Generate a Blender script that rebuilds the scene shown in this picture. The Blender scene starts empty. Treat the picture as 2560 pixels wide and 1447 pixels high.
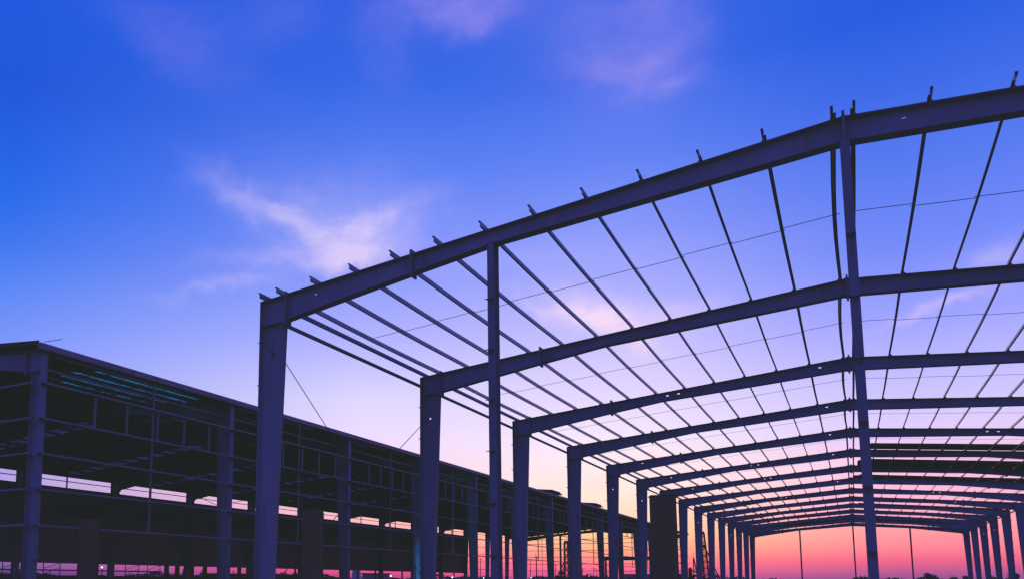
import bpy, bmesh, math, random
from mathutils import Vector, Matrix
random.seed(7)
D = bpy.data
scene = bpy.context.scene
COL = scene.collection
R = math.radians

# ------------------------------------------------------------------ helpers
def s2l(c):
    return tuple((x/255/12.92 if x/255 <= .04045 else ((x/255+.055)/1.055)**2.4) for x in c)

class NT:
    """small wrapper for wiring shader nodes"""
    def __init__(s, tree):
        s.t = tree; s.n = tree.nodes; s.l = tree.links
    def add(s, typ, **kw):
        n = s.n.new(typ)
        for k, v in kw.items(): setattr(n, k, v)
        return n
    def put(s, sock, v):
        if hasattr(v, 'is_linked') or isinstance(v, bpy.types.NodeSocket): s.l.new(v, sock)
        else: sock.default_value = v
    def m(s, op, a, b=None, c=None, clamp=False):
        n = s.add('ShaderNodeMath', operation=op); n.use_clamp = clamp
        s.put(n.inputs[0], a)
        if b is not None: s.put(n.inputs[1], b)
        if c is not None: s.put(n.inputs[2], c)
        return n.outputs[0]
    def mix(s, f, a, b):
        n = s.add('ShaderNodeMix', data_type='RGBA')
        s.put(n.inputs[0], f); s.put(n.inputs[6], a); s.put(n.inputs[7], b)
        return n.outputs[2]
    def ramp(s, f, stops):
        n = s.add('ShaderNodeValToRGB'); r = n.color_ramp
        while len(r.elements) > 1: r.elements.remove(r.elements[-1])
        for i, (p, c) in enumerate(stops):
            e = r.elements[0] if i == 0 else r.elements.new(p)
            e.position = p; e.color = (*c, 1)
        s.put(n.inputs[0], f)
        return n.outputs[0]
    def noise(s, vec, scale, detail=3, rough=.55, dist=0):
        n = s.add('ShaderNodeTexNoise')
        if vec is not None: s.l.new(vec, n.inputs['Vector'])
        n.inputs['Scale'].default_value = scale; n.inputs['Detail'].default_value = detail
        n.inputs['Roughness'].default_value = rough; n.inputs['Distortion'].default_value = dist
        return n.outputs['Fac']

def material(name, base, rough=.6, metal=0., var=.25, scale=1.5, grime=None, streak=False, emit=None, estr=1., bump=.02, wave=None, rand=0):
    m = D.materials.new(name); m.use_nodes = True
    w = NT(m.node_tree); b = m.node_tree.nodes['Principled BSDF']
    tc = w.add('ShaderNodeTexCoord'); co = tc.outputs['Object']
    if streak:
        mp = w.add('ShaderNodeMapping'); mp.inputs['Scale'].default_value = (1, 1, .18)
        w.l.new(co, mp.inputs['Vector']); co2 = mp.outputs['Vector']
    else: co2 = co
    n = w.noise(co2, scale, 5, .6)
    lo = tuple(x*(1-var) for x in base); hi = tuple(min(1, x*(1+var)) for x in base)
    c = w.ramp(n, [(.3, lo), (.7, hi)])
    if grime:
        g = w.noise(co2, scale*3.1, 6, .7)
        gf = w.ramp(g, [(.56, (0, 0, 0)), (.68, (1, 1, 1))])
        c = w.mix(gf, c, (*grime, 1))
    if rand:                                               # every column and rafter a slightly different tone
        oi = w.add('ShaderNodeObjectInfo'); k = w.m('ADD', w.m('MULTIPLY', oi.outputs['Random'], rand), 1-rand/2)
        hs = w.add('ShaderNodeHueSaturation'); w.l.new(c, hs.inputs['Color']); w.l.new(k, hs.inputs['Value']); w.l.new(w.m('ADD', w.m('MULTIPLY', oi.outputs['Random'], -.3), 1.1), hs.inputs['Saturation']); c = hs.outputs[0]
    w.l.new(c, b.inputs['Base Color'])
    b.inputs['Roughness'].default_value = rough; b.inputs['Metallic'].default_value = metal
    b.inputs['Specular IOR Level'].default_value = .25
    if wave:
        axis, freq, strength = wave
        sx = w.add('ShaderNodeSeparateXYZ'); w.l.new(co, sx.inputs[0])
        v = w.m('MULTIPLY', sx.outputs[axis], freq); v = w.m('SINE', v)
        v = w.m('POWER', w.m('ABSOLUTE', v), 4.)
        bp = w.add('ShaderNodeBump'); bp.inputs['Strength'].default_value = strength; bp.inputs['Distance'].default_value = .03
        w.l.new(v, bp.inputs['Height']); w.l.new(bp.outputs[0], b.inputs['Normal'])
        c2 = w.mix(w.m('MULTIPLY', v, .35), c, tuple(x*.5 for x in base)+(1,)); w.l.new(c2, b.inputs['Base Color'])
    elif bump:
        bp = w.add('ShaderNodeBump'); bp.inputs['Strength'].default_value = .3; bp.inputs['Distance'].default_value = bump
        w.l.new(w.noise(co, scale*8, 4), bp.inputs['Height']); w.l.new(bp.outputs[0], b.inputs['Normal'])
    if emit:
        b.inputs['Emission Color'].default_value = (*emit, 1); b.inputs['Emission Strength'].default_value = estr
    return m

M = {}
M['steel'] = material('primed_steel', (.185, .205, .31), .6, 0, .20, .8, (.11, .11, .15), True, rand=.22)
M['steel_light'] = material('galvanised_steel', (.25, .27, .36), .5, 0, .12, 1.2)
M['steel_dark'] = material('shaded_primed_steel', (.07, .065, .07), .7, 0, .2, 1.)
M['girt'] = material('girt_steel', (.24, .22, .26), .55, 0, .15, 1.)
M['roof'] = material('dark_roof_sheeting', (.10, .05, .04), .9, 0, .25, .5)
M['roof_edge'] = material('pale_trim_sheet', (.30, .26, .33), .6, 0, .2, .7, (.15, .12, .15))
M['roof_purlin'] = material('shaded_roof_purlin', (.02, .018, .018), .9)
M['bundle'] = material('bundled_dark_sheet', (.06, .05, .04), .9, 0, .25, 1.)
M['wall'] = material('ribbed_wall_sheeting', (.36, .24, .42), .8, 0, .15, .35, wave=(1, 3.6, .5))
M['louvre'] = material('dark_louvre', (.08, .07, .06), .7)
M['slat'] = material('louvre_slat', (.06, .05, .06), .6)
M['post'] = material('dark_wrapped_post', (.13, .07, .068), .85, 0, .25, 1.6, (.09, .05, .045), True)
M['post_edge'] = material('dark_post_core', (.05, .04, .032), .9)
M['concrete'] = material('dusk_concrete', (.22, .21, .22), .9, 0, .15, .8)
M['paleconc'] = material('pale_tower_concrete', (.40, .38, .42), .9, 0, .1, .3)
M['dark'] = material('machine_paint', (.03, .02, .018), .7)
M['rust'] = material('rusty_lattice_steel', (.07, .025, .012), .8)
M['bark'] = material('bark', (.05, .04, .03), .9)
M['leaf'] = material('dusk_foliage', (.09, .085, .10), .9, 0, .3, .6)  # pale bluish base, dusk haze put into the foliage colour
M['ground'] = material('bare_site_ground', (.12, .085, .065), .95, 0, .35, .12, (.08, .06, .05))
M['purlin'] = material('galvanised_purlin', (.18, .185, .26), .4, .5, .15, 2.)
M['rod'] = material('thin_steel_rod', (.05, .048, .07), .6)
M['lamp_white'] = material('lit_bulb_white', (.8, .9, 1), .4, emit=(.55, .85, 1.), estr=9, bump=0)
M['lamp_yellow'] = material('lit_bulb_yellow', (1, .8, .3), .4, emit=(1., .75, .15), estr=6, bump=0)
M['lamp_teal'] = material('lit_work_lamp', (.6, .9, 1), .4, emit=(.2, .8, 1.), estr=12, bump=0)

def translucent(name, col, glow=None):
    m = D.materials.new(name); m.use_nodes = True; w = NT(m.node_tree)
    for n in list(w.n): w.n.remove(n)
    o = w.add('ShaderNodeOutputMaterial'); tr = w.add('ShaderNodeBsdfTranslucent'); di = w.add('ShaderNodeBsdfDiffuse')
    tc = w.add('ShaderNodeTexCoord')
    n = w.noise(tc.outputs['Object'], 1.3, 5, .65)
    c = w.ramp(n, [(.36, tuple(x*.15 for x in col)), (.52, col)])
    w.l.new(c, tr.inputs[0]); di.inputs[0].default_value = tuple(x*.3 for x in col)+(1,)
    a = w.add('ShaderNodeAddShader'); w.l.new(tr.outputs[0], a.inputs[0]); w.l.new(di.outputs[0], a.inputs[1])
    last = a
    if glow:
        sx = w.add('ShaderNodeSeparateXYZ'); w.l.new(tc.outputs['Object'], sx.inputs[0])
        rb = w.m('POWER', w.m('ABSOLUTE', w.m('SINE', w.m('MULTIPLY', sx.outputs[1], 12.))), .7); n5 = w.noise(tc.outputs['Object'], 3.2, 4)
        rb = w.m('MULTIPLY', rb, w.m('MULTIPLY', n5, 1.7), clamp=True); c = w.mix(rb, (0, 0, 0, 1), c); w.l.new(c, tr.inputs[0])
        em = w.add('ShaderNodeEmission'); w.l.new(w.mix(rb, (0, 0, 0, 1), w.ramp(n, [(.36, tuple(x*.1 for x in glow)), (.54, glow)])), em.inputs[0])  # patchy emission imitating daylight through the sheet
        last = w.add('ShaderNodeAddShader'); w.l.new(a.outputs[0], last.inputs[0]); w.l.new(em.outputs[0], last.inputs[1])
    w.l.new(last.outputs[0], o.inputs[0]); return m
M['skylight'] = translucent('grey_fibreglass_skylight', (.44, .36, .42))
M['skylight_teal_glow'] = translucent('teal_skylight_added_glow', (.01, .60, .62), (.0, .08, .15))  # teal sheet with a faint added glow standing in for transmitted light

class MB:
    def __init__(s): s.v = []; s.f = []
    def box(s, a, b):
        x0, y0, z0 = a; x1, y1, z1 = b; i = len(s.v)
        s.v += [(x0,y0,z0),(x1,y0,z0),(x1,y1,z0),(x0,y1,z0),(x0,y0,z1),(x1,y0,z1),(x1,y1,z1),(x0,y1,z1)]
        s.f += [(i,i+3,i+2,i+1),(i+4,i+5,i+6,i+7),(i,i+1,i+5,i+4),(i+1,i+2,i+6,i+5),(i+2,i+3,i+7,i+6),(i+3,i,i+4,i+7)]
        return s
    def prism(s, poly, y0, y1):          # polygon in x,z swept along y
        i = len(s.v); n = len(poly)
        s.v += [(x, y0, z) for x, z in poly] + [(x, y1, z) for x, z in poly]
        s.f += [tuple(range(i, i+n)), tuple(range(i+2*n-1, i+n-1, -1))]
        s.f += [(i+k, i+n+k, i+n+(k+1) % n, i+(k+1) % n) for k in range(n)]
        return s
    def prism_z(s, poly, z0, z1):        # polygon in x,y swept along z
        i = len(s.v); n = len(poly)
        s.v += [(x, y, z0) for x, y in poly] + [(x, y, z1) for x, y in poly]
        s.f += [tuple(range(i, i+n)), tuple(range(i+2*n-1, i+n-1, -1))]
        s.f += [(i+k, i+n+k, i+n+(k+1) % n, i+(k+1) % n) for k in range(n)]
        return s
    def bar(s, p, q, w, h=None, r2=None):  # square bar between two points
        h = h or w; p = Vector(p); q = Vector(q); d = (q-p).normalized()
        u = d.cross(Vector((0, 0, 1)));
        if u.length < 1e-4: u = Vector((1, 0, 0))
        u.normalize(); v = u.cross(d); i = len(s.v); k = r2 or 1
        for c, kk in ((p, 1), (q, k)):
            for a, b in ((-1,-1),(1,-1),(1,1),(-1,1)): s.v.append(tuple(c+u*(a*w/2*kk)+v*(b*h/2*kk)))
        s.f += [(i,i+1,i+2,i+3),(i+7,i+6,i+5,i+4)]+[(i+a,i+4+a,i+4+(a+1)%4,i+(a+1)%4) for a in range(4)]
        return s
    def tube(s, p, q, r, r2=None, n=10):
        r2 = r if r2 is None else r2; p = Vector(p); q = Vector(q); d = (q-p).normalized()
        u = d.cross(Vector((0, 0, 1)));
        if u.length < 1e-4: u = Vector((1, 0, 0))
        u.normalize(); v = u.cross(d); i = len(s.v)
        for c, rr in ((p, r), (q, r2)):
            for a in range(n): t = 2*math.pi*a/n; s.v.append(tuple(c+u*(rr*math.cos(t))+v*(rr*math.sin(t))))
        s.f += [tuple(range(i+n-1, i-1, -1)), tuple(range(i+n, i+2*n))]+[(i+a, i+(a+1) % n, i+n+(a+1) % n, i+n+a) for a in range(n)]
        return s
    def sweep(s, prof, pts):             # profile (x,z) swept through points along y, open ended caps
        i = len(s.v); n = len(prof)
        for p in pts:
            s.v += [(p[0]+x, p[1], p[2]+z) for x, z in prof]
        for k in range(len(pts)-1):
            a = i+k*n; s.f += [(a+j, a+n+j, a+n+(j+1) % n, a+(j+1) % n) for j in range(n)]
        s.f += [tuple(range(i, i+n)), tuple(range(i+(len(pts))*n-1, i+(len(pts)-1)*n-1, -1))]
        return s
    def ball(s, c, r, n=10):
        i = len(s.v); k = n//2
        for a in range(k+1):
            th = math.pi*a/k
            for b in range(n): ph = 2*math.pi*b/n; s.v.append((c[0]+r*math.sin(th)*math.cos(ph), c[1]+r*math.sin(th)*math.sin(ph), c[2]+r*math.cos(th)))
        for a in range(k):
            for b in range(n): s.f.append((i+a*n+b, i+a*n+(b+1) % n, i+(a+1)*n+(b+1) % n, i+(a+1)*n+b))
        return s
    def mesh(s, name, mat):
        me = D.meshes.new(name); me.from_pydata(s.v, [], s.f); me.materials.append(M[mat] if isinstance(mat, str) else mat)
        bm = bmesh.new(); bm.from_mesh(me); bmesh.ops.recalc_face_normals(bm, faces=bm.faces); bm.to_mesh(me); bm.free()
        return me
    def build(s, name, mat, parent=None, loc=None):
        o = D.objects.new(name, s.mesh(name, mat)); COL.objects.link(o)
        if parent: o.parent = parent
        if loc: o.location = loc
        return o

def tag(o, label=None, cat=None, group=None, kind=None):
    if label: o['label'] = label
    if cat: o['category'] = cat
    if group: o['group'] = group
    if kind: o['kind'] = kind
    return o
def thing(name, loc, label, cat, group=None, rz=0):
    o = D.objects.new(name, None); COL.objects.link(o); o.location = loc; o.rotation_euler.z = rz
    o.empty_display_size = .3
    return tag(o, label, cat, group)
def inst(me, name, parent, loc=(0,0,0), rz=0):
    o = D.objects.new(name, me); COL.objects.link(o); o.parent = parent; o.location = loc; o.rotation_euler.z = rz
    return o
def dup(o, parent, loc, rz=None):
    c = o.copy(); COL.objects.link(c); c.parent = parent; c.location = loc
    if rz is not None: c.rotation_euler.z = rz
    for ch in list(o.children):
        d = ch.copy(); COL.objects.link(d); d.parent = c
    return c

# ------------------------------------------------------------------ dimensions (metres)
W = 12.93; E = 8.5; H = 9.66; SL = (H-E)/W
FR = [0, 8.96]+[17.96+8*i for i in range(13)]           # y of the fifteen portal frames
END = FR[-1]
LV = [7.47, 6.36, 5.27, 4.18, 3.08]                       # girt levels
PX = [.15+1.11*k for k in range(11)]+[12.28]              # purlin lines either side of the ridge
def top(x): return H-SL*abs(x)
def depth(ax):
    pts = [(0, .46), (2.4, .42), (6.6, .34), (8.6, .44), (12.15, .66), (W, .70)]
    for (a, da), (b, db) in zip(pts, pts[1:]):
        if a <= ax <= b: return da+(db-da)*(ax-a)/(b-a)
    return .7
def bot(x): return top(x)-depth(abs(x))
FW = .125                                                  # half flange width

def rafter_mesh(sx, holes, hw=.045, hh=.022):
    """one half of a portal rafter: from the ridge plate (x=0) to the knee plate"""
    m = MB(); st = {0.0, 2.4, 6.6, 8.6, 12.15}
    for hx in holes: st |= {hx-hw, hx+hw}
    st = sorted(st)
    for a, b in zip(st, st[1:]):
        mid = (a+b)/2; hole = any(abs(mid-hx) < hw*.9 for hx in holes)
        if hole:
            c = top(mid)-.22*depth(mid)-.06
            parts = [((a, top(a)), (b, top(b)), (b, c+hh), (a, c+hh)), ((a, c-hh), (b, c-hh), (b, bot(b)), (a, bot(a)))]
        else: parts = [((a, top(a)), (b, top(b)), (b, bot(b)), (a, bot(a)))]
        for p in parts: m.prism([(sx*x, z-.004) for x, z in p], -.006, .006)
    k = [0, 2.4, 6.6, 8.6, 12.15]
    for a, b in zip(k, k[1:]):
        m.prism([(sx*a, top(a)), (sx*b, top(b)), (sx*b, top(b)-.016), (sx*a, top(a)-.016)], -FW, FW)
        m.prism([(sx*a, bot(a)), (sx*b, bot(b)), (sx*b, bot(b)+.018), (sx*a, bot(a)+.018)], -FW, FW)
    for px in PX:                                          # purlin cleats
        m.prism([(sx*(px+.012), top(px)), (sx*(px+.02), top(px)+.125), (sx*(px+.026), top(px)+.125), (sx*(px+.03), top(px))], -.07, .07)
        m.prism([(sx*(px+.03), top(px)), (sx*(px+.03), top(px)+.10), (sx*(px+.11), top(px))], -.004, .004)
    return m.mesh('rafter', 'steel')

def column_mesh(sx, hole, wt=.70, wb=.42):
    m = MB()
    def inner(z): return W-(wb+(wt-wb)*(z/7.85))
    zs = [0, 7.0, 7.06, 7.86] if hole else [0, 7.86]
    for a, b in zip(zs, zs[1:]):
        if hole and a == 7.0:
            c = W-.34
            m.prism([(sx*(W-.01), a), (sx*(W-.01), b), (sx*(c+.03), b), (sx*(c+.03), a)], -.006, .006)
            m.prism([(sx*(c-.03), a), (sx*(c-.03), b), (sx*inner(b), b), (sx*inner(a), a)], -.006, .006)
        else: m.prism([(sx*(W-.01), a), (sx*(W-.01), b), (sx*inner(b), b), (sx*inner(a), a)], -.006, .006)
    x = 12.15                                              # knee panel, running up to the rafter line
    m.prism([(sx*(W-.01), 7.86), (sx*(W-.01), E-.01), (sx*x, top(x)-.01), (sx*x, 7.86)], -.006, .006)
    m.prism([(sx*W, .02), (sx*W, E), (sx*(W-.016), E), (sx*(W-.016), .02)], -FW, FW)
    m.prism([(sx*inner(0), .02), (sx*inner(7.86), 7.86), (sx*(inner(7.86)+.016), 7.86), (sx*(inner(0)+.016), .02)], -FW, FW)
    m.prism([(sx*(W+.0), E), (sx*x, top(x)), (sx*x, top(x)-.016), (sx*W, E-.016)], -FW, FW)
    m.prism([(sx*(W-.02), 7.86), (sx*x, 7.89), (sx*x, 7.87), (sx*(W-.02), 7.84)], -FW, FW)   # stiffener
    m.box((min(sx*(W+.06), sx*(W-.5)), -.2, 0), (max(sx*(W+.06), sx*(W-.5)), .2, .02))
    return m.mesh('column', 'steel')

def plate_mesh(kind, sx=1):
    m = MB()
    def bolts(x, zs, t=.05):
        for z in zs:
            for dy in (-.085, .085): m.tube((x-t, dy, z), (x+t, dy, z), .016, n=6)
    if kind == 'knee':
        x = 12.15; m.box((sx*x-.02, -FW-.012, 7.80), (sx*x+.02, FW+.012, top(x)+.07)); bolts(sx*x, (7.95, 8.05, 8.2, 8.35, 8.48), .045)
    elif kind == 'mid':
        x = 8.6; m.box((sx*x-.022, -FW-.012, bot(x)-.09), (sx*x+.022, FW+.012, top(x)+.10)); bolts(sx*x, (bot(x)-.05, bot(x)+.08, bot(x)+.2, top(x)-.07, top(x)+.05))
        for dx in (-1, 1): m.prism([(sx*x, top(x)+.09), (sx*x+dx*.1, top(x)), (sx*x, top(x))], -.006, .006); m.prism([(sx*x, bot(x)-.08), (sx*x+dx*.1, bot(x)), (sx*x, bot(x))], -.006, .006)
    else:
        m.box((-.022, -FW-.012, bot(0)-.10), (.022, FW+.012, H+.10))
        for dx in (-1, 1): m.prism([(0, H+.09), (dx*.13, H-.01), (0, H-.01)], -.006, .006); m.prism([(0, bot(0)-.09), (dx*.13, bot(0)), (0, bot(0))], -.006, .006)
        for dz in (-.13, 0, .13):
            for dy in (-.06, .06): m.tube((-.055, dy, H-.23+dz), (.055, dy, H-.23+dz), .014, n=6)
    return m.mesh('splice_plate', 'steel')

def clip_mesh(sx):
    m = MB(); m.prism_z([(sx*W, -.07), (sx*W, .07), (sx*(W+.13), .02), (sx*(W+.13), -.02)], -.005, .005)
    m.prism([(sx*W, -.07), (sx*W, 0), (sx*(W+.09), -.005)], -.004, .004)
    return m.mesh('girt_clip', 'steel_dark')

ZP = [(-.042, 0), (.003, 0), (.003, .140), (.036, .140), (.036, .126), (.042, .126), (.042, .146), (-.003, .146), (-.003, .006), (-.036, .006), (-.036, .020), (-.042, .020)]
def purlin_mesh(sx, px, bow):
    pts = []; z = top(px)+.004
    def P(y, t):  # sag between frames
        s = math.sin(math.pi*t); k = bow if y < 34 else bow*.25; pts.append((sx*(px+k*s), y, z-.03*s))
    pts.append((sx*px, -.32, z))
    for a, b in zip(FR, FR[1:]):
        for k in range(6): P(a+(b-a)*k/6, k/6)
    pts.append((sx*px, END, z)); pts.append((sx*px, END+.32, z))
    return MB().sweep([(sx*a, b) for a, b in ZP], pts).mesh('purlin', 'purlin')

HOLES_L = {1: [11.3], 3: [6.36, 5.93, .93], 4: [.9], 5: [10.8, .95], 6: [10.6, 5.6, 5.2, .95], 7: [10.5, 5.5, 5.1], 8: [10.9, .95], 9: [5.5, 5.1], 10: [10.9]}
HOLES_R = {1: [.89], 5: [5.83, 6.27], 9: [5.83, 6.27], 10: [8.0], 12: [9.4]}
CHOLE = {2, 5, 6, 9, 12, 13}
pl = {k: plate_mesh('knee', s) if k[0] == 'k' else plate_mesh('mid', s) for k, s in (('kl', -1), ('kr', 1), ('ml', -1), ('mr', 1))}
pridge = plate_mesh('ridge')
clip = {-1: clip_mesh(-1), 1: clip_mesh(1)}
colm = {(s, h): column_mesh(s, h) for s in (-1, 1) for h in (True, False)}
raft = {}
def raft_mesh(s, holes):
    near = bool(holes) and holes in ([11.3], [.89]); k = (s, tuple(holes))
    if k not in raft: raft[k] = rafter_mesh(s, holes, .03 if near else .048, .014 if near else .024)
    return raft[k]
purl = {(s, i): purlin_mesh(s, p, .06 if (i == 0 and s < 0) else .012) for s in (-1, 1) for i, p in enumerate(PX)}

def skeleton(root, holes, clips_on=(-1, 1)):
    for i, y in enumerate(FR, 1):
        for s in (-1, 1):
            c = inst(colm[(s, (i in CHOLE) and holes)] if holes or i > 1 or s < 0 else column_mesh(1, False, .46, .38), 'column', root, (0, y, 0))
            if s in clips_on:
                for z in LV+[2.0]: inst(clip[s], 'girt_clip', c, (0, 0, z))
            r = inst(raft_mesh(s, (HOLES_L if s < 0 else HOLES_R).get(i, []) if holes else []), 'rafter', root, (0, y, 0))
            inst(pl['kl' if s < 0 else 'kr'], 'splice_plate', r); inst(pl['ml' if s < 0 else 'mr'], 'splice_plate', r)
            if s < 0: inst(pridge, 'splice_plate', r)
    for s in (-1, 1):
        for i in range(len(PX)):
            p = inst(purl[(s, i)], 'purlin', root)
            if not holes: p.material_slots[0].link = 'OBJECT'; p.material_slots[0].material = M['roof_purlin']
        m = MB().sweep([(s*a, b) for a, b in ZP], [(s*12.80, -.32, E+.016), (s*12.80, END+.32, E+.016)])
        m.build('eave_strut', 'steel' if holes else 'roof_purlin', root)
        if holes: MB().box((min(s*(W+.0), s*(W-.10)), FR[0]+.1, 8.13), (max(s*W, s*(W-.10)), END-.1, 8.20)).build('eave_girt', 'steel', root)

def wind_post(root, x, y, d=.3, w=.15, clips=True):
    zt = bot(x)+.0
    m = MB(); m.box((-w/2, -d/2, .02), (w/2, -d/2+.014, zt)); m.box((-w/2, d/2-.014, .02), (w/2, d/2, zt)); m.box((-.006, -d/2+.014, .02), (.006, d/2-.014, zt))
    m.box((-.15, -.2, 0), (.15, .2, .02)); m.box((-w/2-.02, -d/2, zt-.004), (w/2+.02, d/2, zt+.014))
    p = m.build('wind_post', 'steel', root, (x, y, 0))
    if clips:
        c = MB(); c.prism_z([(-w/2-(.05 if x < -1 else 0), -d/2-.06), (w/2, -d/2-.06), (w/2, -d/2), (-w/2, -d/2)], -.006, .006)
        c.box((-.1*w, -d/2-.06, -.07), (.1*w, -d/2, -.006))
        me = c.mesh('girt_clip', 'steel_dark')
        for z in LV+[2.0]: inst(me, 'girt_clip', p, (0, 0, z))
    return p

# ------------------------------------------------------------------ open steel frame (right)
hall = thing('steel_frame_building', (0, .125, 0), 'bare steel portal frame building with tapered columns and open purlin roof against the sky', 'building')
skeleton(hall, True)
for x in (-6.65, 0.0, 6.65): wind_post(hall, x, .0)
for x in (-6.45, .03, 6.55): wind_post(hall, x, END, .26, .17)
for b, (a, c) in enumerate(zip(FR, FR[1:])):
    ym = (a+c)/2
    for s in (-1, 1):
        m = MB()
        for k in range(len(PX)-1):
            if b > 8 and k % 2: continue
            x0, x1 = PX[k], PX[k+1]; dy = .05 if k % 2 else -.05
            m.bar((s*(x0-.05), ym+dy, top(x0)+.08), (s*(x1+.05), ym+dy, top(x1)+.08), .011)
        m.build('sag_rod', 'rod', hall)
for (x, ya, yb) in ((-W+.28, FR[0], FR[1]), (-W+.28, FR[13], FR[14]), (W-.28, FR[13], FR[14])):
    MB().tube((x, ya+.05, 7.45), (x, yb-.05, 1.25), .011, n=6).build('brace_rod', 'rod', hall)
    MB().tube((x, ya+.05, 1.2), (x, yb-.05, 7.05), .011, n=6).build('brace_rod', 'rod', hall)
# turnbuckle lug on the front column
MB().bar((-12.62, -.03, 7.18), (-12.50, -.10, 7.06), .03).ball((-12.5, -.10, 7.05), .035, 8).build('brace_lug', 'steel_dark', hall)

# sheet bundles lying across the purlins (up the slope)
def bundle(name, label, s, x0, x1, y0, y1, th, root_loc=(0, 0, 0), group='bundles of roof sheets on the open purlins', layers=4, lift=.156):
    m = MB()
    for k in range(layers):
        a = x0+random.uniform(0, .38)+(.12*k if s > 0 else 0); b = x1-random.uniform(0, .25)
        ya = y0+random.uniform(0, .12); yb = y1-random.uniform(0, .12)
        z0 = lift+th*k/layers; z1 = lift+th*(k+1)/layers-.006
        # corrugated underside
        n = max(4, int((yb-ya)/.3)); poly_y = []
        for j in range(n):
            u0 = ya+(yb-ya)*j/n; u1 = ya+(yb-ya)*(j+.62)/n; dz = .0
            m.prism([(s*a, top(a)+z0), (s*b, top(b)+z0), (s*b, top(b)+z1), (s*a, top(a)+z1)], u0, u1)
            u2 = ya+(yb-ya)*(j+1)/n
            m.prism([(s*a, top(a)+z0+.02), (s*b, top(b)+z0+.02), (s*b, top(b)+z1-.004), (s*a, top(a)+z1-.004)], u1+.002, u2-.002)
    o = m.build(name, 'bundle'); o.location = root_loc
    return tag(o, label, 'sheet bundle', group)
bundle('roof_sheet_bundle', 'dark sheet bundle lying over the sixth rafter, right of the ridge, first in line', 1, .55, 12.7, 41.2, 43.0, .14)
bundle('roof_sheet_bundle', 'wide dark sheet bundle with stepped ragged end at the ridge over the seventh rafter', 1, .15, 12.7, 48.9, 51.9, .20, layers=6)
bundle('roof_sheet_bundle', 'dark sheet bundle over the eighth rafter, just behind the widest ragged bundle', 1, .02, 12.7, 57.9, 60.6, .14)
bundle('roof_sheet_bundle', 'flat dark sheet bundle over the eleventh rafter with a small lump on top', 1, .1, 12.7, 84.2, 87.0, .12)
bundle('roof_sheet_bundle', 'thin dark sheet bundle over the twelfth rafter, between two darker bundles', 1, .1, 12.7, 93.6, 95.4, .10)
bundle('roof_sheet_bundle', 'dark sheeting laid near the far gable on the slope right of the ridge', 1, .02, 12.7, 106.6, 113., .10)
bundle('roof_sheet_bundle', 'dark sheeting laid near the far gable on the slope left of the ridge', -1, .02, 12.7, 106.6, 113., .10)

# ------------------------------------------------------------------ sheeted hall (left)
CX = -34.5; XN = CX+W; XF = CX-W
hall2 = thing('sheeted_steel_hall', (CX, .25, 0), 'dark roofed steel hall with open girt walls, a strip window opening and louvred far wall', 'building')
skeleton(hall2, False, (1,))
# roof sheeting, each slope cut by skylight strips
mids = [(a+b)/2 for a, b in zip(FR, FR[1:])]
def slope_slab(s, y0, y1, mat, name, x0=0.02, x1=13.02, lift=.152, th=.03):
    m = MB().prism([(s*x0, top(x0)+lift), (s*x1, top(x1)+lift), (s*x1, top(x1)+lift+th), (s*x0, top(x0)+lift+th)], y0, y1)
    return m.build(name, mat, hall2)
for s in (-1, 1):
    y = -.35
    cuts = [(c-.5, c+.5) for c in mids]
    if s > 0: cuts[0] = (3.2, 9.3)
    for a, b in cuts:
        slope_slab(s, y, a-.002, 'roof', 'roof_sheeting')
        if s < 0: slope_slab(s, a, b, 'skylight', 'skylight', lift=.166, th=.006)
        elif a > 8: slope_slab(s, a, b, 'skylight', 'skylight', lift=.166, th=.006)
        else:
            slope_slab(s, a, b, 'roof', 'roof_sheeting', x1=6.3); slope_slab(s, a, b, 'roof', 'roof_sheeting', x0=12.3)
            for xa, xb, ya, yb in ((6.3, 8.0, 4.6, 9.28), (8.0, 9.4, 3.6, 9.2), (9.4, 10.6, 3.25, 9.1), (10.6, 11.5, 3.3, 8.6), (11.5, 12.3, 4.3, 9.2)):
                slope_slab(s, ya, yb, 'skylight_teal_glow', 'skylight', x0=xa+.002, x1=xb-.002, lift=.166, th=.006)
                slope_slab(s, a, ya-.002, 'roof', 'roof_sheeting', x0=xa+.002, x1=xb-.002)
                if yb < b-.05: slope_slab(s, yb+.002, b, 'roof', 'roof_sheeting', x0=xa+.002, x1=xb-.002)
        y = b+.002
    slope_slab(s, y, END+.45, 'roof', 'roof_sheeting')
# dark insulation netting hung under the open parts of the skylights nearest the eave is left off; eave gutter and gable trims
gx = W+.09
MB().prism([(gx, 8.46), (gx+.13, 8.46), (gx+.16, 8.62), (gx+.13, 8.65), (gx+.12, 8.49), (gx+.02, 8.49), (gx+.01, 8.65), (gx, 8.65)], -.38, END+.5).build('gutter', 'roof_edge', hall2)
MB().prism([(-gx, 8.50), (-gx-.13, 8.50), (-gx-.16, 8.66), (-gx-.13, 8.70), (-gx-.12, 8.53), (-gx-.02, 8.53), (-gx-.01, 8.70), (-gx, 8.70)], -.38, END+.5).build('gutter', 'roof_edge', hall2)
for i in range(13):
    y0 = 1.6+i*8.9; m = MB().box((W-.04, y0-1.2, 8.37), (W-.02, y0+4.4, 8.44)); m.build('edge_trim', 'roof_edge', hall2)
for s in (-1, 1):
    for y in (-.37, END+.452):
        m = MB().prism([(s*0, H+.16), (s*13.08, top(13.08)+.10), (s*13.08, top(13.08)+.23), (s*0, H+.23)], y, y+.018); m.build('gable_trim', 'bundle', hall2)
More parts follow.
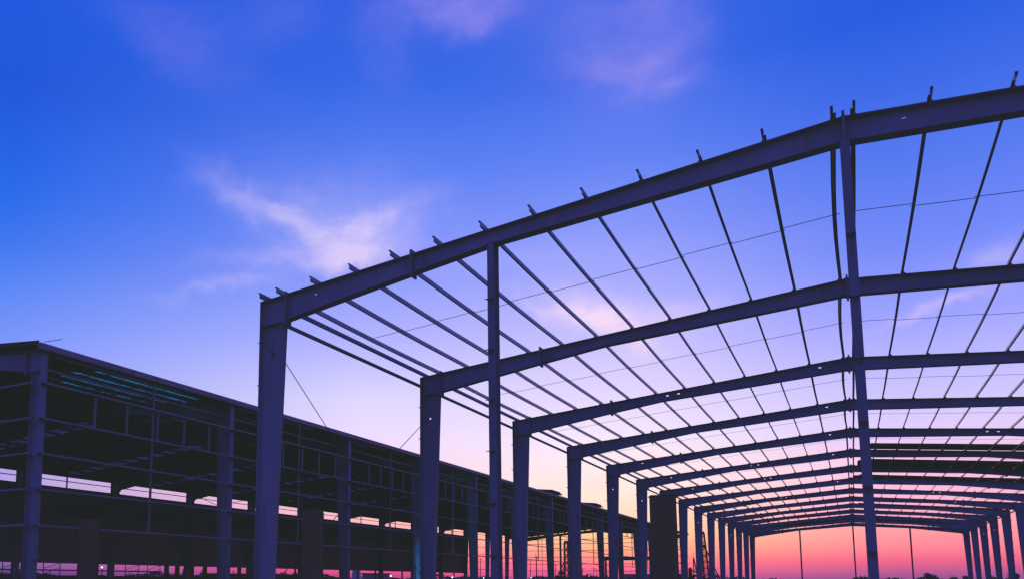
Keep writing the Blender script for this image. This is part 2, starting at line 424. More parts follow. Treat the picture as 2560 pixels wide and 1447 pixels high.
# girts along the near side
def girt(x, y0, y1, z, mat='girt', h=.06, d=.19, name='girt', s=1):
    m = MB(); xa = x; xb = x+s*d
    m.box((min(xa, xb), y0, z-.006), (max(xa, xb), y1, z)); 
    m.box((max(xa, xb)-.006, y0, z-h), (max(xa, xb), y1, z-.006)) ; m.box((min(xa, xb), y0, z-.012-h*.4), (min(xa, xb)+.006, y1, z-.006))
    return m.build(name, mat, hall2)
for i, z in enumerate(LV): girt(W+.004, -.1, END+.1, z)
MB().box((W-.50, .1, 8.02), (W-.44, END-.1, 8.08)).build('inner_girt', 'girt', hall2)
# mullions and mid posts in each bay
mul = MB().box((W+.03, -.028, 6.362), (W+.10, .028, 7.40)).mesh('mullion', 'girt')
mid = MB().box((W+.0, -.025, 3.08), (W+.06, .025, 8.44)).mesh('mid_post', 'girt')
for b, (a, c) in enumerate(zip(FR, FR[1:])):
    L = c-a
    for t in (.22, .374, .535, .687, .84):
        if b > 6 and t in (.374,): continue
        inst(mul, 'mullion', hall2, (0, a+L*t, 0))
    inst(mid, 'mid_post', hall2, (0, a+L*.513, 0))
# gable girts (front and far) and their posts
for z in LV:
    m = MB(); m.box((-W, -.33, z-.006), (W-.05, -.14, z)); m.box((-W, -.336, z-.06), (W-.05, -.33, z)); m.build('gable_girt', 'girt', hall2)
for z in LV+[2.0, 8.15]:
    m = MB(); m.box((-W, END+.15, z-.006), (W, END+.3, z)); m.box((-W, END+.3, z-.07), (W, END+.306, z)); m.build('gable_girt', 'steel', hall2)
for x in (-6.5, 0, 6.5): wind_post(hall2, x, 0, clips=False); wind_post(hall2, x, END, .3, .24, clips=False)
for x in (-9.7, -3.2, 3.2, 9.7):
    MB().box((x-.03, END+.32, 2.0), (x+.03, END+.36, bot(x))).build('mid_post', 'steel', hall2)
# far long wall: cladding, louvres, window strip, rails
Ywall = 90.0
m = MB().box((-W-.14, -.2, 2.45), (-W-.06, Ywall, 7.66)); m.build('wall_sheeting', 'wall', hall2)
MB().box((-W-.16, -.2, 7.662), (-W+.0, Ywall, 7.72)).build('sill_girt', 'steel', hall2)
MB().box((-W-.10, -.1, 8.15), (-W-.03, END, 8.20)).build('window_girt', 'steel', hall2)
MB().box((-W-.12, -.1, 8.64), (-W+.02, END, 8.70)).build('head_girt', 'steel', hall2)
for z in (6.36, 5.27, 4.18, 3.08, 2.0): MB().box((-W-.10, Ywall+.1, z-.05), (-W-.03, END, z)).build('girt', 'steel', hall2)
for b, (a, c) in enumerate(zip(FR, FR[1:])):
    MB().box((-W-.11, (a+c)/2-.04, 7.722), (-W-.04, (a+c)/2+.04, 8.64)).build('window_post', 'steel', hall2)
    if c < Ywall+.5:
        y0 = a+2.7; y1 = a+7.1
        lv = MB().box((-W-.058, y0, 5.76), (-W-.03, y1, 6.62)).build('louvre_window', 'louvre', hall2)
        sl = MB()
        if b > 3:
            for k in range(5): sl.prism([(-W-.028, 5.84+k*.16), (-W+.03, 5.80+k*.16), (-W+.03, 5.815+k*.16), (-W-.028, 5.855+k*.16)], y0+.1, y1-.1)
        else:
            sl.box((-W-.028, y0, 5.76), (-W-.0, y1, 5.79)).box((-W-.028, y0, 6.59), (-W-.0, y1, 6.62))
        sl.build('slats', 'slat', lv)
for y in (31.9, 33.1, 34.8, 36.4, 40.9, 42.7, 49.4, 61.2, 65.1, 71.6, 75.5, 86.6):
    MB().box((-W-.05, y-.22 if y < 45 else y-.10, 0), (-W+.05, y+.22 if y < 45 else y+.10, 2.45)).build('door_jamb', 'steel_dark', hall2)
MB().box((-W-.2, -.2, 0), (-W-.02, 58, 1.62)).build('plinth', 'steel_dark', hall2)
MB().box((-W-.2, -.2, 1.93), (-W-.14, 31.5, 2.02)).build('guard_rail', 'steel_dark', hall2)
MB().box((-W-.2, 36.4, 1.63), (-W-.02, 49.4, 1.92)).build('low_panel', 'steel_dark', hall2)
for y0, y1, up in ((FR[4]+.2, FR[5]-4.2, 1), (FR[4]+3.9, FR[5]-.3, -1)):
    MB().tube((-W-.02, y0, 7.75 if up < 0 else 8.6), (-W-.02, y1, 8.6 if up < 0 else 7.75), .02, n=6).build('brace_rod', 'rod', hall2)

# stacks standing proud of the sheeted roof's edge
def roof_stack(y0, y1, label):
    m = MB()
    for k in range(5):
        a, b = 6.5, 13.12+.06*math.sin(k*2.3)-.05*k
        z = .27+.055*k; yy0 = y0+random.uniform(-.1, .1); yy1 = y1+random.uniform(-.1, .1)
        m.prism([(a, top(a)+z), (b, top(b)+z), (b, top(b)+z+.05), (a, top(a)+z+.05)], yy0, yy1)
    o = m.build('sheet_stack', 'bundle'); o.location = (CX, 0, 0)
    tag(o, label, 'sheet stack', 'stacks of sheets on the dark roof')
roof_stack(50.2, 52.4, 'stack of dark sheets at the sheeted hall roof edge, the larger one')
roof_stack(63.6, 65.6, 'stack of dark sheets at the sheeted hall roof edge, the smaller one')

# loose bar at the front corner of the sheeted roof
o = MB().tube((-21.45, .1, 8.72), (-21.45, .75, 8.98), .011, n=6).build('loose_bar', 'rod')
tag(o, 'thin steel bar sticking up from the front corner of the dark sheeted roof', 'steel bar')

# ------------------------------------------------------------------ dark posts in front of the halls
def dark_post(x, y, label, wx, wy, h=3.0):
    t = thing('wrapped_post', (x, y, 0), label, 'post', 'dark posts standing in front of the halls', R(20))
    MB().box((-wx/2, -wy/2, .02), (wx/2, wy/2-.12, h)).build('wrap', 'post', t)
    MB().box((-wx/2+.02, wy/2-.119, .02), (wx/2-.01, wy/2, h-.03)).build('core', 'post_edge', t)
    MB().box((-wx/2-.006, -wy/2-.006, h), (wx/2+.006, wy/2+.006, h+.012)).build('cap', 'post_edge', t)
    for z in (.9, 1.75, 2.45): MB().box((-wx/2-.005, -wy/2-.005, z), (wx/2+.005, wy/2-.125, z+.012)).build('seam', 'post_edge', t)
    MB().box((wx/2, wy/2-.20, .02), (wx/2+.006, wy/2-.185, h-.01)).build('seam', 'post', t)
    MB().box((-wx/2-.1, -wy/2-.1, 0), (wx/2+.1, wy/2+.1, .02)).build('base_plate', 'steel_dark', t)
dark_post(-17.37, -1.28, 'dark square post in front of the sheeted hall corner, thinner and half lost in shadow', .42, .36)
dark_post(-10.46, -1.06, 'dark square post with a black side strip between the first two tapered columns', .40, .40)
dark_post(-3.15, -.75, 'tall dark square post hiding a tapered column, silhouetted on the orange sky', .42, .34)

# ------------------------------------------------------------------ rigs, cranes and distant site
def lattice(m, p, q, w0, w1, n, t):
    p = Vector(p); q = Vector(q); d = q-p; dn = d.normalized(); u = dn.cross(Vector((0, 1, 0))).normalized(); v = Vector((0, 1, 0))
    prev = None
    for k in range(n+1):
        c = p+d*k/n; w = (w0+(w1-w0)*k/n)/2
        cs = [c+u*(a*w)+v*(b*w) for a, b in ((-1,-1),(1,-1),(1,1),(-1,1))]
        for a in range(4): m.bar(cs[a], cs[(a+1) % 4], t*.7)
        if prev:
            for a in range(4):
                m.bar(prev[a], cs[a], t)
                m.bar(prev[a], cs[(a+1) % 4], t*.7) if k % 2 else m.bar(prev[(a+1) % 4], cs[a], t*.7)
        prev = cs
def crawler(root, mat='dark'):
    for s in (-1, 1):
        MB().prism([(-2.0, .1), (-2.3, .45), (-2.0, .8), (2.0, .8), (2.3, .45), (2.0, .1)], s*1.2-.3, s*1.2+.3).build('track', mat, root)
    MB().box((-1.7, -1.2, .82), (1.9, 1.2, 1.0)).prism([(-1.7, 1.0), (-1.7, 2.1), (-.2, 2.1), (-.2, 1.9), (1.9, 1.8), (1.9, 1.0)], -1.1, 1.1).build('body', mat, root)
    MB().prism([(-2.6, 1.0), (-2.6, 2.3), (-2.3, 2.55), (-1.72, 2.55), (-1.72, 1.0)], -1.1, -.1).build('cab', mat, root)
r1 = thing('drilling_rig', (-50.6, 150, 0), 'drilling rig with lattice mast and slanting stays seen through the sheeted hall', 'drilling rig')
crawler(r1)
m = MB(); lattice(m, (-.4, 0, 1.0), (-.4, 0, 9.3), .9, .7, 12, .13); m.build('mast', 'rust', r1)
MB().box((-.75, -.3, 9.3), (-.05, .3, 9.65)).tube((.1, -.3, 9.5), (.1, .3, 9.5), .2).build('mast_head', 'rust', r1)
MB().bar((-.5, 0, 6.0), (-3.2, .3, .9), .15).bar((-.5, 0, 5.2), (-2.4, -.3, .9), .14).bar((-.5, 0, 4.4), (-1.7, .2, 1.5), .12).build('stay', 'rust', r1)
MB().box((-2.0, -.5, 2.7), (-1.2, .5, 3.3)).build('winch_box', 'dark', r1)
r2 = thing('lattice_crane', (-22.6, 150, 0), 'crane with a tall leaning lattice boom seen between two slim tapered columns', 'crane')
crawler(r2)
m = MB(); lattice(m, (-1.5, 0, 1.6), (-1.95, 0, 10.6), .95, .6, 15, .14); m.build('boom', 'rust', r2)
MB().box((-2.25, -.25, 10.4), (-1.65, .25, 10.95)).box((-1.95, -.3, 7.8), (-1.45, .3, 8.4)).build('boom_head', 'rust', r2)
m = MB()
for dy in (-.3, .3): m.bar((-1.7, dy, 8.1), (.9, dy, 1.6), .13); m.bar((-1.7, dy, 6.4), (.7, dy, 1.5), .08)
for k in range(8): t = k/8; m.bar((-1.7+2.6*t, -.3, 8.1-6.5*t), (-1.7+2.6*t, .3, 8.1-6.5*t), .04)
m.build('stay', 'rust', r2)
MB().bar((-2.3, 0, 10.6), (-2.15, 0, 2.0), .03).build('hoist_rope', 'rod', r2)
r3 = thing('piling_rig', (-18.4, 100, 0), 'low piling rig with a thick dark cylinder and pointed frame by the eighth column', 'piling rig')
crawler(r3)
MB().tube((-.55, 0, .9), (-.55, 0, 3.1), .24).ball((-.55, 0, 3.1), .24).build('casing', 'dark', r3)
MB().bar((-.12, 0, 2.2), (-.1, 0, 4.6), .12).bar((.3, 0, 2.2), (-.05, 0, 4.6), .12).bar((-.1, 0, 4.5), (-.12, 0, 5.2), .04).bar((-.12, 0, 3.1), (.2, 0, 3.0), .05).build('leader_frame', 'rust', r3)
MB().bar((-.5, 0, 3.0), (.5, 0, 2.6), .14).bar((-.4, 0, 2.2), (.6, 0, 2.3), .3).build('cross_arm', 'dark', r3)

g = thing('steel_gantry', (-33.5, 126, 0), 'dark goalpost gantry beam on square legs seen through the far end of the sheeted hall', 'gantry')
MB().box((-3.9, -.3, 5.0), (4.6, .3, 5.55)).build('beam', 'dark', g)
MB().box((-4.6, -.15, 5.56), (-1.6, .15, 5.66)).build('rail', 'dark', g)
lg = MB().box((-.14, -.14, 0), (.14, .14, 4.998)).build('leg', 'dark', g, (-3.3, 0, 0)); inst(lg.data, 'leg', g, (4.1, 0, 0))

b = thing('concrete_block_house', (-39.6, 160, 0), 'low unfinished concrete block with rebar sticking up beyond the sheeted hall', 'concrete structure')
MB().box((-2.3, -2, 0), (5.2, 2, 2.95)).build('wall', 'concrete', b)
MB().box((-1.0, -2.02, 0), (-.3, -2.002, 2.2)).build('opening', 'louvre', b)
m = MB()
for k in range(22): x = -2.2+k*.34; m.bar((x, -1.8, 2.9), (x+random.uniform(-.03, .03), -1.8, 3.75+random.uniform(-.25, .2)), .03)
m.build('rebar', 'rod', b)

t = thing('conical_tower', (-77.3, 110, 0), 'pale tapering concrete tower seen under the far wall of the sheeted hall', 'tower')
MB().tube((0, 0, 0), (0, 0, 5.4), 1.15, .36, 20).build('shaft', 'paleconc', t); MB().tube((0, 0, 5.402), (0, 0, 5.6), .46, .46, 20).build('crown', 'paleconc', t)
t = thing('flat_roofed_shed', (-79.5, 118, 0), 'low pale shed beside the tapering tower under the far wall', 'shed')
MB().box((-.2, -2, 0), (3.4, 2, 2.5)).build('wall', 'concrete', t); MB().box((-.4, -2.2, 2.502), (3.6, 2.2, 2.65)).build('roof', 'steel_dark', t)

# concrete stubs with starter bars beyond the far wall
for i, (x, y, h, lab) in enumerate([(-51.0, 36, 2.05, 'first'), (-49.2, 36, 2.1, 'second'), (-47.95, 36.9, 2.1, 'third'), (-48.6, 41.8, 2.05, 'fourth')]):
    t = thing('concrete_stub', (x, y, 0), 'stubby column with starter bars under the far wall, %s from the front' % lab, 'concrete column', 'stub columns under the far wall')
    MB().box((-.11, -.11, 0), (.11, .11, h-.12)).build('shaft', 'concrete', t)
    m = MB()
    for a in (-.06, 0, .06): m.bar((a, -.05, h-.12), (a*.8, -.05, h+.12+random.uniform(-.04, .05)), .02)
    m.build('rebar', 'rod', t)
for i, (x, h, lab) in enumerate([(-44.0, 2.9, 'tallest of them, left of the gantry leg'), (-43.3, 2.5, 'shorter one next to the tallest'), (-42.2, 2.4, 'single one near the slim utility poles'), (-38.4, 2.2, 'lowest one under the gantry')]):
    t = thing('concrete_stub', (x, 140, 0), 'distant stub column with rebar, %s' % lab, 'concrete column', 'stub columns beyond the hall')
    MB().box((-.16, -.16, 0), (.16, .16, h-.15)).build('shaft', 'dark', t)
    MB().bar((-.08, 0, h-.15), (-.08, 0, h+.2), .03).bar((.08, 0, h-.15), (.08, 0, h+.15), .03).build('rebar', 'rod', t)

# scaffold frames beyond the far wall
for i, (y0, lab) in enumerate([(18.6, 'seen left of the corner column'), (21.8, 'just right of the corner column'), (29.3, 'with steep diagonals in the next bay'), (31.6, 'nearest the row of stub columns')]):
    t = thing('scaffold_frame', (-49.0, y0, 0), 'thin scaffold frame under the far wall %s' % lab, 'scaffold', 'scaffold frames under the far wall')
    for dy in (0, 1.4): MB().tube((0, dy, 0), (0, dy, 2.6), .03, n=6).build('standard', 'dark', t)
    MB().tube((0, 0, 2.1), (0, 1.4, 2.5), .02, n=5).tube((0, 0, 1.7), (0, 1.4, 2.2), .02, n=5).build('brace', 'dark', t)
    MB().box((-.3, -.1, 1.95), (.3, 1.5, 2.0)).build('deck', 'dark', t)

# utility poles
plab = ['leaning slightly behind the second wind post opening', 'thin one in the window right of the third column', 'thickest one topped with an insulator and long whisker', 'short one beside the drilling rig stays', 'slender one right of the fourth column', 'middle one of the close group before the gantry', 'rightmost of the close group before the gantry', 'shortest one between its taller neighbours', 'stub of a pole low behind the far columns']
for (x, z, th), lab in zip([(-103.7, 8.5, .13), (-87., 8., .12), (-85., 8.9, .2), (-78.9, 6.5, .12), (-70.6, 5.5, .1), (-67.2, 5.6, .12), (-66.3, 5.1, .1), (-68.2, 3.9, .1), (-105.3, 4.7, .1)], plab):
    t = thing('utility_pole', (x, 230, 0), 'distant utility pole, %s' % lab, 'utility pole', 'utility poles beyond the halls')
    MB().tube((0, 0, 0), (0, 0, z), th, th*.7, 8).build('pole', 'dark', t)
    MB().bar((-.7, 0, z-.5), (.7, 0, z-.5), .07).tube((-.6, 0, z-.5), (-.6, 0, z-.25), .05, n=6).tube((.6, 0, z-.5), (.6, 0, z-.25), .05, n=6).build('cross_arm', 'dark', t)
    if th == .2: MB().tube((-.1, 0, z), (-.25, 0, z+1.1), .03, n=5).tube((0, 0, z-.3), (0, 0, z), .26, n=8).build('insulator', 'dark', t)

# lit site lamps
L = [(-52.4, 30, 2.3, 'w', 'cold white, beside the leftmost dark post', .045), (-54.0, 45, 1.7, 'y', 'small yellow one low behind the stub columns', .035), (-53.8, 50, 2.2, 'w', 'cold white, left of the first tapered column', .05),
     (-57.4, 60, 1.9, 'w', 'cold white, low beside the bushy tree', .055), (-55.9, 60, 1.9, 'w', 'faint white under the crown of the bushy tree', .03), (-80.5, 120, 2.4, 'w', 'brightest cold white, right of the tapering tower', .12), (-81.3, 130, 2.2, 'w', 'cold white, midway between tower and teal column', .10),
     (-86., 170, 2.1, 'w', 'just past the second tapered column', .12), (-82.1, 170, 2., 'w', 'small white, near the farther teal column', .09), (-87.7, 190, 2.1, 'w', 'left of a close pair past the teal column', .10), (-91.4, 203, 2.1, 'w', 'right of a close pair past the teal column', .09),
     (-81.4, 210, 1.9, 'w', 'small low one by the third tapered column', .09), (-79.8, 210, 2.3, 'w', 'bright one beneath the thickest utility pole', .13)]
for x, y, z, c, lab, r in L:
    t = thing('site_lamp', (x, y, 0), 'lit site lamp, %s' % lab, 'lamp', 'lit lamps along the horizon')
    MB().tube((0, 0, 0), (0, 0, z-r), .03+r*.15, n=6).build('pole', 'dark', t)
    MB().ball((0, -.02, z), r, 10).build('bulb', 'lamp_white' if c == 'w' else 'lamp_yellow', t)
t = thing('work_lamp', (-23.3, 22.5, 0), 'teal work lamp on a low stand shining on the hall columns behind it', 'lamp')
MB().tube((0, 0, 0), (0, 0, .75), .03, n=6).bar((-.3, 0, .02), (.3, 0, .02), .04).bar((0, -.3, .02), (0, .3, .02), .04).build('stand', 'dark', t)
MB().box((-.14, -.06, .76), (.14, .04, .98)).build('housing', 'dark', t); MB().box((-.11, .041, .79), (.11, .05, .95)).build('lens', 'lamp_teal', t)
ld = D.lights.new('work_light', 'SPOT'); ld.energy = 450; ld.color = (.05, .55, 1.); ld.spot_size = R(70); ld.spot_blend = .8; ld.shadow_soft_size = .08
lo = D.objects.new('work_light', ld); COL.objects.link(lo); lo.parent = t; lo.location = (0, .1, .9)
lo.rotation_euler = Vector((1.3, 11, 2.2)).to_track_quat('-Z', 'Y').to_euler()

# ------------------------------------------------------------------ trees and far woods
def crown_mesh(n, rx, ry, rz, leaf, lobes=7, seed=0):
    rnd = random.Random(seed); m = MB()
    lb = [(rnd.uniform(-.6, .6)*rx, rnd.uniform(-.6, .6)*ry, rnd.uniform(-.35, .6)*rz, rnd.uniform(.35, .62)) for _ in range(lobes)]+[(0, 0, -.1*rz, .7)]
    for _ in range(n):
        cx, cy, cz, k = rnd.choice(lb)
        v = Vector((rnd.gauss(0, 1), rnd.gauss(0, 1), rnd.gauss(0, 1))).normalized()*(rnd.random()**.4)
        c = Vector((cx+v.x*rx*k, cy+v.y*ry*k, cz+v.z*rz*k)); a = Vector((rnd.uniform(-1, 1), rnd.uniform(-1, 1), rnd.uniform(-1, 1))).normalized()
        b = a.orthogonal().normalized(); s = leaf*rnd.uniform(.5, 1.3); i = len(m.v)
        m.v += [tuple(c-a*s), tuple(c+b*s*.5), tuple(c+a*s), tuple(c-b*s*.5)]; m.f.append((i, i+1, i+2, i+3))
    return m.mesh('crown', 'leaf')
def tree(x, y, h, w, lab, seed, name='broadleaf_tree'):
    t = thing(name, (x, y, 0), lab, 'tree', 'trees along the horizon')
    m = MB().tube((0, 0, 0), (.1*w, 0, h*.55), .05*h, .03*h, 8)
    for k in range(5): a = k*1.3+seed; m.tube((.05*w, 0, h*.4), (math.cos(a)*w*.5, math.sin(a)*w*.4, h*(.65+.05*k)), .018*h, .006*h, 6)
    m.build('trunk', 'bark', t)
    o = D.objects.new('crown', crown_mesh(1500, w, w, h*.38, max(.10, h*.045), 8, seed)); COL.objects.link(o); o.parent = t; o.location = (0, 0, h*.62)
tree(17.9, 250, 4.3, 1.9, 'round topped distant tree right of the far gable post, tallest in its stretch', 1)
tree(22.6, 250, 3.5, 1.4, 'smaller distant tree next to the round topped one', 2)
tree(25.6, 252, 3.5, 1.5, 'flat topped distant tree before the thin right end columns', 3)
tree(31.0, 250, 3.5, 1.3, 'low distant tree between the slim right end columns', 4)
tree(35.2, 250, 4.3, 1.5, 'pointed distant tree at the far right behind the larger end columns', 5)
tree(38.4, 250, 3.3, 1.2, 'last small distant tree by the right edge', 6)
tree(-58.2, 62, 2.4, 1.2, 'bushy tree under the far wall beside the first tapered column', 7)
tree(-55.4, 61.5, 2.25, .8, 'smaller bushy tree touching the bushy tree under the far wall', 8)
tree(1.2, 260, 3.3, 1.5, 'low tree just left of the near ridge post foot', 9)
rnd = random.Random(3); m = MB()
for k in range(16000):                                     # far-off wood as one mass along the horizon
    az = R(-100+rnd.random()*150); d = 400+rnd.uniform(-15, 15)
    hmax = 2.7+.9*math.sin(az*37)+.6*math.sin(az*91+1)+.4*math.sin(az*213)
    c = Vector((math.sin(az)*d, math.cos(az)*d, max(.2, hmax*rnd.random()**.6)))
    s = rnd.uniform(.4, 1.1); a = Vector((rnd.uniform(-1, 1), rnd.uniform(-1, 1), rnd.uniform(-.7, .7))).normalized(); b = a.orthogonal().normalized(); i = len(m.v)
    m.v += [tuple(c-a*s), tuple(c+b*s*.6), tuple(c+a*s), tuple(c-b*s*.6)]; m.f.append((i, i+1, i+2, i+3))
tag(m.build('distant_woods', 'leaf'), 'low far-off line of trees along the horizon', 'woods', kind='stuff')

# ------------------------------------------------------------------ ground
m = MB(); n = 48; rr = 4000
m.v = [(0, 40, 0)]+[(rr*math.cos(2*math.pi*k/n), 40+rr*math.sin(2*math.pi*k/n), 0) for k in range(n)]
m.f = [(0, 1+k, 1+(k+1) % n) for k in range(n)]
g = m.build('ground', 'ground'); g.location.z = -.004; tag(g, kind='structure')

# ------------------------------------------------------------------ sky
wd = D.worlds.new('World'); scene.world = wd; wd.use_nodes = True; w = NT(wd.node_tree)
bg = wd.node_tree.nodes['Background']
SUN_AZ, SUN_EL = -14.0, 1.5
tc = w.add('ShaderNodeTexCoord'); sp = w.add('ShaderNodeSeparateXYZ'); w.l.new(tc.outputs['Generated'], sp.inputs[0])
X, Y, Z = sp.outputs
el = w.m('MULTIPLY', w.m('ARCSINE', Z), 180/math.pi); az = w.m('MULTIPLY', w.m('ARCTAN2', X, Y), 180/math.pi)
def sky_column(l):
    l = [(e, c) for e, c in l]
    hi = l[0][1]
    st = [(-4, (25, 20, 40)), (-.3, l[-1][1])]+[(e, c) for e, c in reversed(l)]+[(52, hi), (90, (14, 60, 190))]
    out = []
    for e, c in st: out.append(((e+5)/95, s2l(c)))
    return w.ramp(w.m('DIVIDE', w.m('ADD', el, 5.), 95.), out)
K = {
 'a': [(34.5, (14, 88, 222)), (30.3, (8, 86, 218)), (25.9, (24, 100, 231)), (23.6, (36, 108, 235)), (21.2, (60, 118, 239)), (18.8, (86, 133, 245)), (15.3, (120, 149, 251)), (11.3, (150, 160, 240)), (6.2, (178, 162, 228)), (3.8, (190, 150, 215)), (.5, (110, 85, 160)), (.1, (80, 60, 140))],
 'b': [(37.4, (34, 94, 225)), (33.1, (50, 103, 230)), (28.4, (84, 125, 242)), (24.6, (108, 138, 249)), (20.7, (142, 156, 252)), (16.7, (178, 180, 255)), (12.5, (222, 215, 255)), (9.7, (240, 220, 255)), (6.3, (255, 206, 224)), (4.1, (255, 190, 195)), (1.6, (245, 115, 155)), (.6, (235, 80, 140)), (.1, (170, 70, 140))],
 'c': [(36.3, (58, 104, 228)), (32.1, (62, 108, 232)), (31, (72, 114, 236)), (27.5, (96, 130, 244)), (22.6, (140, 155, 252)), (17.5, (186, 184, 255)), (13.5, (220, 208, 255)), (9.5, (246, 230, 252)), (6.8, (255, 238, 240)), (5.1, (255, 225, 205)), (3.2, (255, 206, 158)), (2.2, (255, 175, 145)), (1.4, (255, 130, 135)), (.7, (240, 90, 150)), (.2, (180, 80, 150))],
 'd': [(31.9, (28, 92, 225)), (28.0, (58, 105, 232)), (23.9, (86, 122, 240)), (19.6, (115, 138, 250)), (15.2, (158, 164, 255)), (11.7, (198, 192, 255)), (9.2, (222, 205, 255)), (7.1, (250, 200, 235)), (5.0, (255, 185, 215)), (2.9, (255, 152, 162)), (2.0, (252, 130, 152)), (1.3, (236, 98, 140)), (.7, (185, 90, 150)), (.2, (130, 80, 145))],
 'e': [(36, (78, 96, 205)), (20, (112, 112, 218)), (10, (136, 118, 214)), (4, (140, 108, 190)), (.5, (90, 74, 130))]}
cc = {k: sky_column(v) for k, v in K.items()}
def sm(a, b):
    n = w.add('ShaderNodeMapRange', interpolation_type='SMOOTHSTEP'); w.l.new(az, n.inputs[0]); n.inputs[1].default_value = a; n.inputs[2].default_value = b
    return n.outputs[0]
def lin(a, b):
    n = w.add('ShaderNodeMapRange'); w.l.new(az, n.inputs[0]); n.inputs[1].default_value = a; n.inputs[2].default_value = b
    return n.outputs[0]
c = w.mix(sm(-100, -58), cc['e'], cc['a']); c = w.mix(lin(-55.5, -31.4), c, cc['b']); c = w.mix(sm(-31.4, -14.3), c, cc['c']); c = w.mix(sm(-14.3, 4.4), c, cc['d']); c = w.mix(sm(14, 95), c, cc['e'])
# thin wisps of cloud: warped soft patches, given by azimuth, elevation, half sizes (degrees), tilt, strength
BL = [(-38.8,25.6,3.58,0.67,-22.5,0.40),(-34.4,24.3,3.46,1.08,-11.6,0.42),(-31.8,23.2,3.11,0.93,2.7,0.84),(-28.9,24.6,2.38,0.83,26.5,0.30),(-37.2,22.1,3.77,0.57,4.7,0.30),(-41.2,20.1,3.21,0.42,9.9,0.30),(-32.6,25.4,5.59,2.28,-8.4,0.22),
(-24.3,37.2,2.9,1.15,-3.6,0.7),(-22.5,36.3,1.4,.6,20,.4),(-29.3,35.5,1.24,2.81,-0.6,0.16),(-13.2,34.6,3.6,2.8,-28.0,0.36),(-11.2,31.9,2.6,0.75,-18,0.52),(-10.2,34.2,1.,2.6,0,.25),(-7.7,33.9,1.15,1.95,1.6,0.20),(-44.0,34.1,3.2,1.5,-29.2,0.24),(-37.9,36.8,3.14,1.26,4.6,0.22),
(-14.1,17.7,2.9,0.9,-28.7,0.95),(-17.3,18.7,2.37,0.31,-12.0,0.40),(-10.7,17.5,3.43,0.62,-2.8,0.40),(5.3,15.7,2.19,0.25,3.9,0.35),(8.2,17.8,1.51,0.78,11.9,0.30),(-18.4,21.9,5.71,0.77,-1.4,0.12),(-14.6,7.6,6.76,0.70,2.4,0.35),(-47.8,35.5,3.29,1.10,-8.4,0.08)]
gen = tc.outputs['Generated']
n1 = w.noise(gen, 11, 5, .6); mp = w.add('ShaderNodeMapping'); mp.inputs['Location'].default_value = (5, 3, 1); w.l.new(gen, mp.inputs[0]); n2 = w.noise(mp.outputs[0], 11, 5, .6)
azw = w.m('ADD', az, w.m('MULTIPLY', w.m('SUBTRACT', n1, .5), 7.)); elw = w.m('ADD', el, w.m('MULTIPLY', w.m('SUBTRACT', n2, .5), 4.5))
tot = None
for a0, e0, la, lb, ang, st in BL:
    ce = math.cos(R(e0)); t = R(ang)
    da = w.m('MULTIPLY', w.m('SUBTRACT', azw, a0), ce); de = w.m('SUBTRACT', elw, e0)
    la *= 1.12; lb *= 1.22
    u = w.m('ADD', w.m('MULTIPLY', da, math.cos(t)/la), w.m('MULTIPLY', de, math.sin(t)/la))
    v = w.m('ADD', w.m('MULTIPLY', da, -math.sin(t)/lb), w.m('MULTIPLY', de, math.cos(t)/lb))
    q = w.m('ADD', w.m('MULTIPLY', u, u), w.m('MULTIPLY', v, v))
    gsn = w.m('MULTIPLY', w.m('EXPONENT', w.m('MULTIPLY', q, -1.)), st)
    tot = gsn if tot is None else w.m('ADD', tot, gsn)
mp2 = w.add('ShaderNodeMapping'); mp2.inputs['Rotation'].default_value = (0, R(25), 0); mp2.inputs['Scale'].default_value = (9, 9, 26); w.l.new(gen, mp2.inputs[0])
fib = w.noise(mp2.outputs[0], 1.6, 7, .62, .4)
fm = w.add('ShaderNodeMapRange'); w.l.new(fib, fm.inputs[0]); fm.inputs[1].default_value = .3; fm.inputs[2].default_value = .72; fm.inputs[3].default_value = .55; fm.inputs[4].default_value = 1.2
cl = w.m('MULTIPLY', tot, fm.outputs[0], clamp=True)
ccol = w.ramp(w.m('DIVIDE', el, 45.), [(0, s2l((255, 150, 150))), (.15, s2l((255, 208, 200))), (.38, s2l((255, 224, 246))), (.55, s2l((214, 202, 250))), (.7, s2l((158, 146, 240))), (.85, s2l((150, 138, 236)))])
c = w.mix(w.m('MULTIPLY', cl, .85), c, ccol)
# a little physical dusk sky on top of the colours
ns = w.add('ShaderNodeTexSky', sky_type='NISHITA'); ns.sun_disc = False; ns.sun_elevation = R(SUN_EL); ns.sun_rotation = R(SUN_AZ)
add = w.add('ShaderNodeMix', data_type='RGBA', blend_type='ADD'); add.inputs[0].default_value = .004
w.l.new(c, add.inputs[6]); w.l.new(ns.outputs[0], add.inputs[7])
w.l.new(add.outputs[2], bg.inputs['Color']); bg.inputs['Strength'].default_value = 1.0

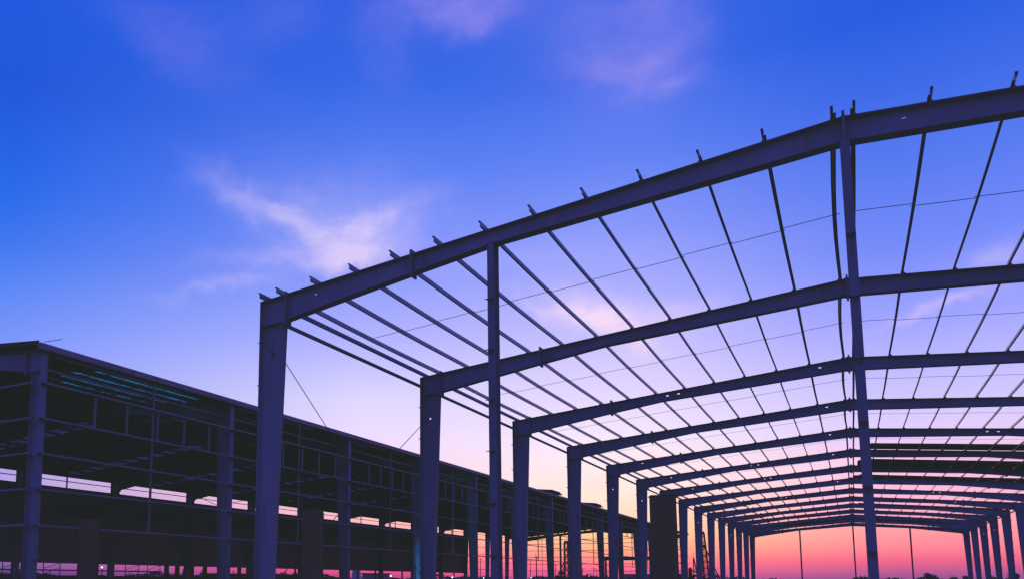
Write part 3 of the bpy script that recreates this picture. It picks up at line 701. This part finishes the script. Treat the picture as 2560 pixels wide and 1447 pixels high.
# weak low sun just under the afterglow
sd = D.lights.new('sun', 'SUN'); sd.energy = .25; sd.angle = R(12); sd.color = (1, .55, .5)
so = D.objects.new('sun', sd); COL.objects.link(so)
dirv = Vector((math.sin(R(SUN_AZ))*math.cos(R(SUN_EL)), math.cos(R(SUN_AZ))*math.cos(R(SUN_EL)), math.sin(R(SUN_EL))))
so.rotation_euler = (-dirv).to_track_quat('-Z', 'Y').to_euler(); so.location = (0, 60, 40)

# ------------------------------------------------------------------ camera
cd = D.cameras.new('camera'); cam = D.objects.new('camera', cd); COL.objects.link(cam); scene.camera = cam
f, px, py, yaw, pit, rol = 2033.06, 919.4, 1201.68, -.536, .1199, -.0069
cd.sensor_width = 36; cd.sensor_fit = 'HORIZONTAL'; cd.lens = f*36/2560
cd.shift_x = (1280-px)/2560; cd.shift_y = (py-723.5)/2560; cd.clip_start = .1; cd.clip_end = 9000
def world_dir(a, b, c_):                                   # camera (right, forward, up) to world
    x = math.cos(rol)*a+math.sin(rol)*c_; z2 = -math.sin(rol)*a+math.cos(rol)*c_; y2 = b
    y = math.cos(pit)*y2-math.sin(pit)*z2; z = math.sin(pit)*y2+math.cos(pit)*z2
    return Vector((math.cos(yaw)*x+math.sin(yaw)*y, -math.sin(yaw)*x+math.cos(yaw)*y, z))
rt, fw, up = world_dir(1, 0, 0), world_dir(0, 1, 0), world_dir(0, 0, 1)
mat = Matrix((rt, up, -fw)).transposed().to_4x4(); mat.translation = Vector((-.2922, -15.8395, 1.5)); cam.matrix_world = mat

def tone_curve():
    # the photograph has faded, lifted blacks: one global tone curve, nothing local
    vs = scene.view_settings; vs.use_curve_mapping = True; cm = vs.curve_mapping; cm.use_clip = False
    for i, l in enumerate((.0128, .0152, .0148)):
        c = cm.curves[i]
        c.points[0].location = (0, l); c.points[1].location = (1, 1)
        for x, y in ((.02, .02+l*.4), (.06, .06+l*.12), (.12, .12), (.3, .3), (.6, .6)): c.points.new(x, y)
        for p in c.points: p.handle_type = 'VECTOR'
    cm.update()
scene.render.engine = 'CYCLES'; scene.cycles.max_bounces = 6; scene.cycles.diffuse_bounces = 3
scene.view_settings.view_transform = 'Standard'; scene.view_settings.look = 'None'; scene.view_settings.exposure = 0; tone_curve(); scene.view_settings.gamma = 1
scene.render.resolution_x = 1024; scene.render.resolution_y = 578
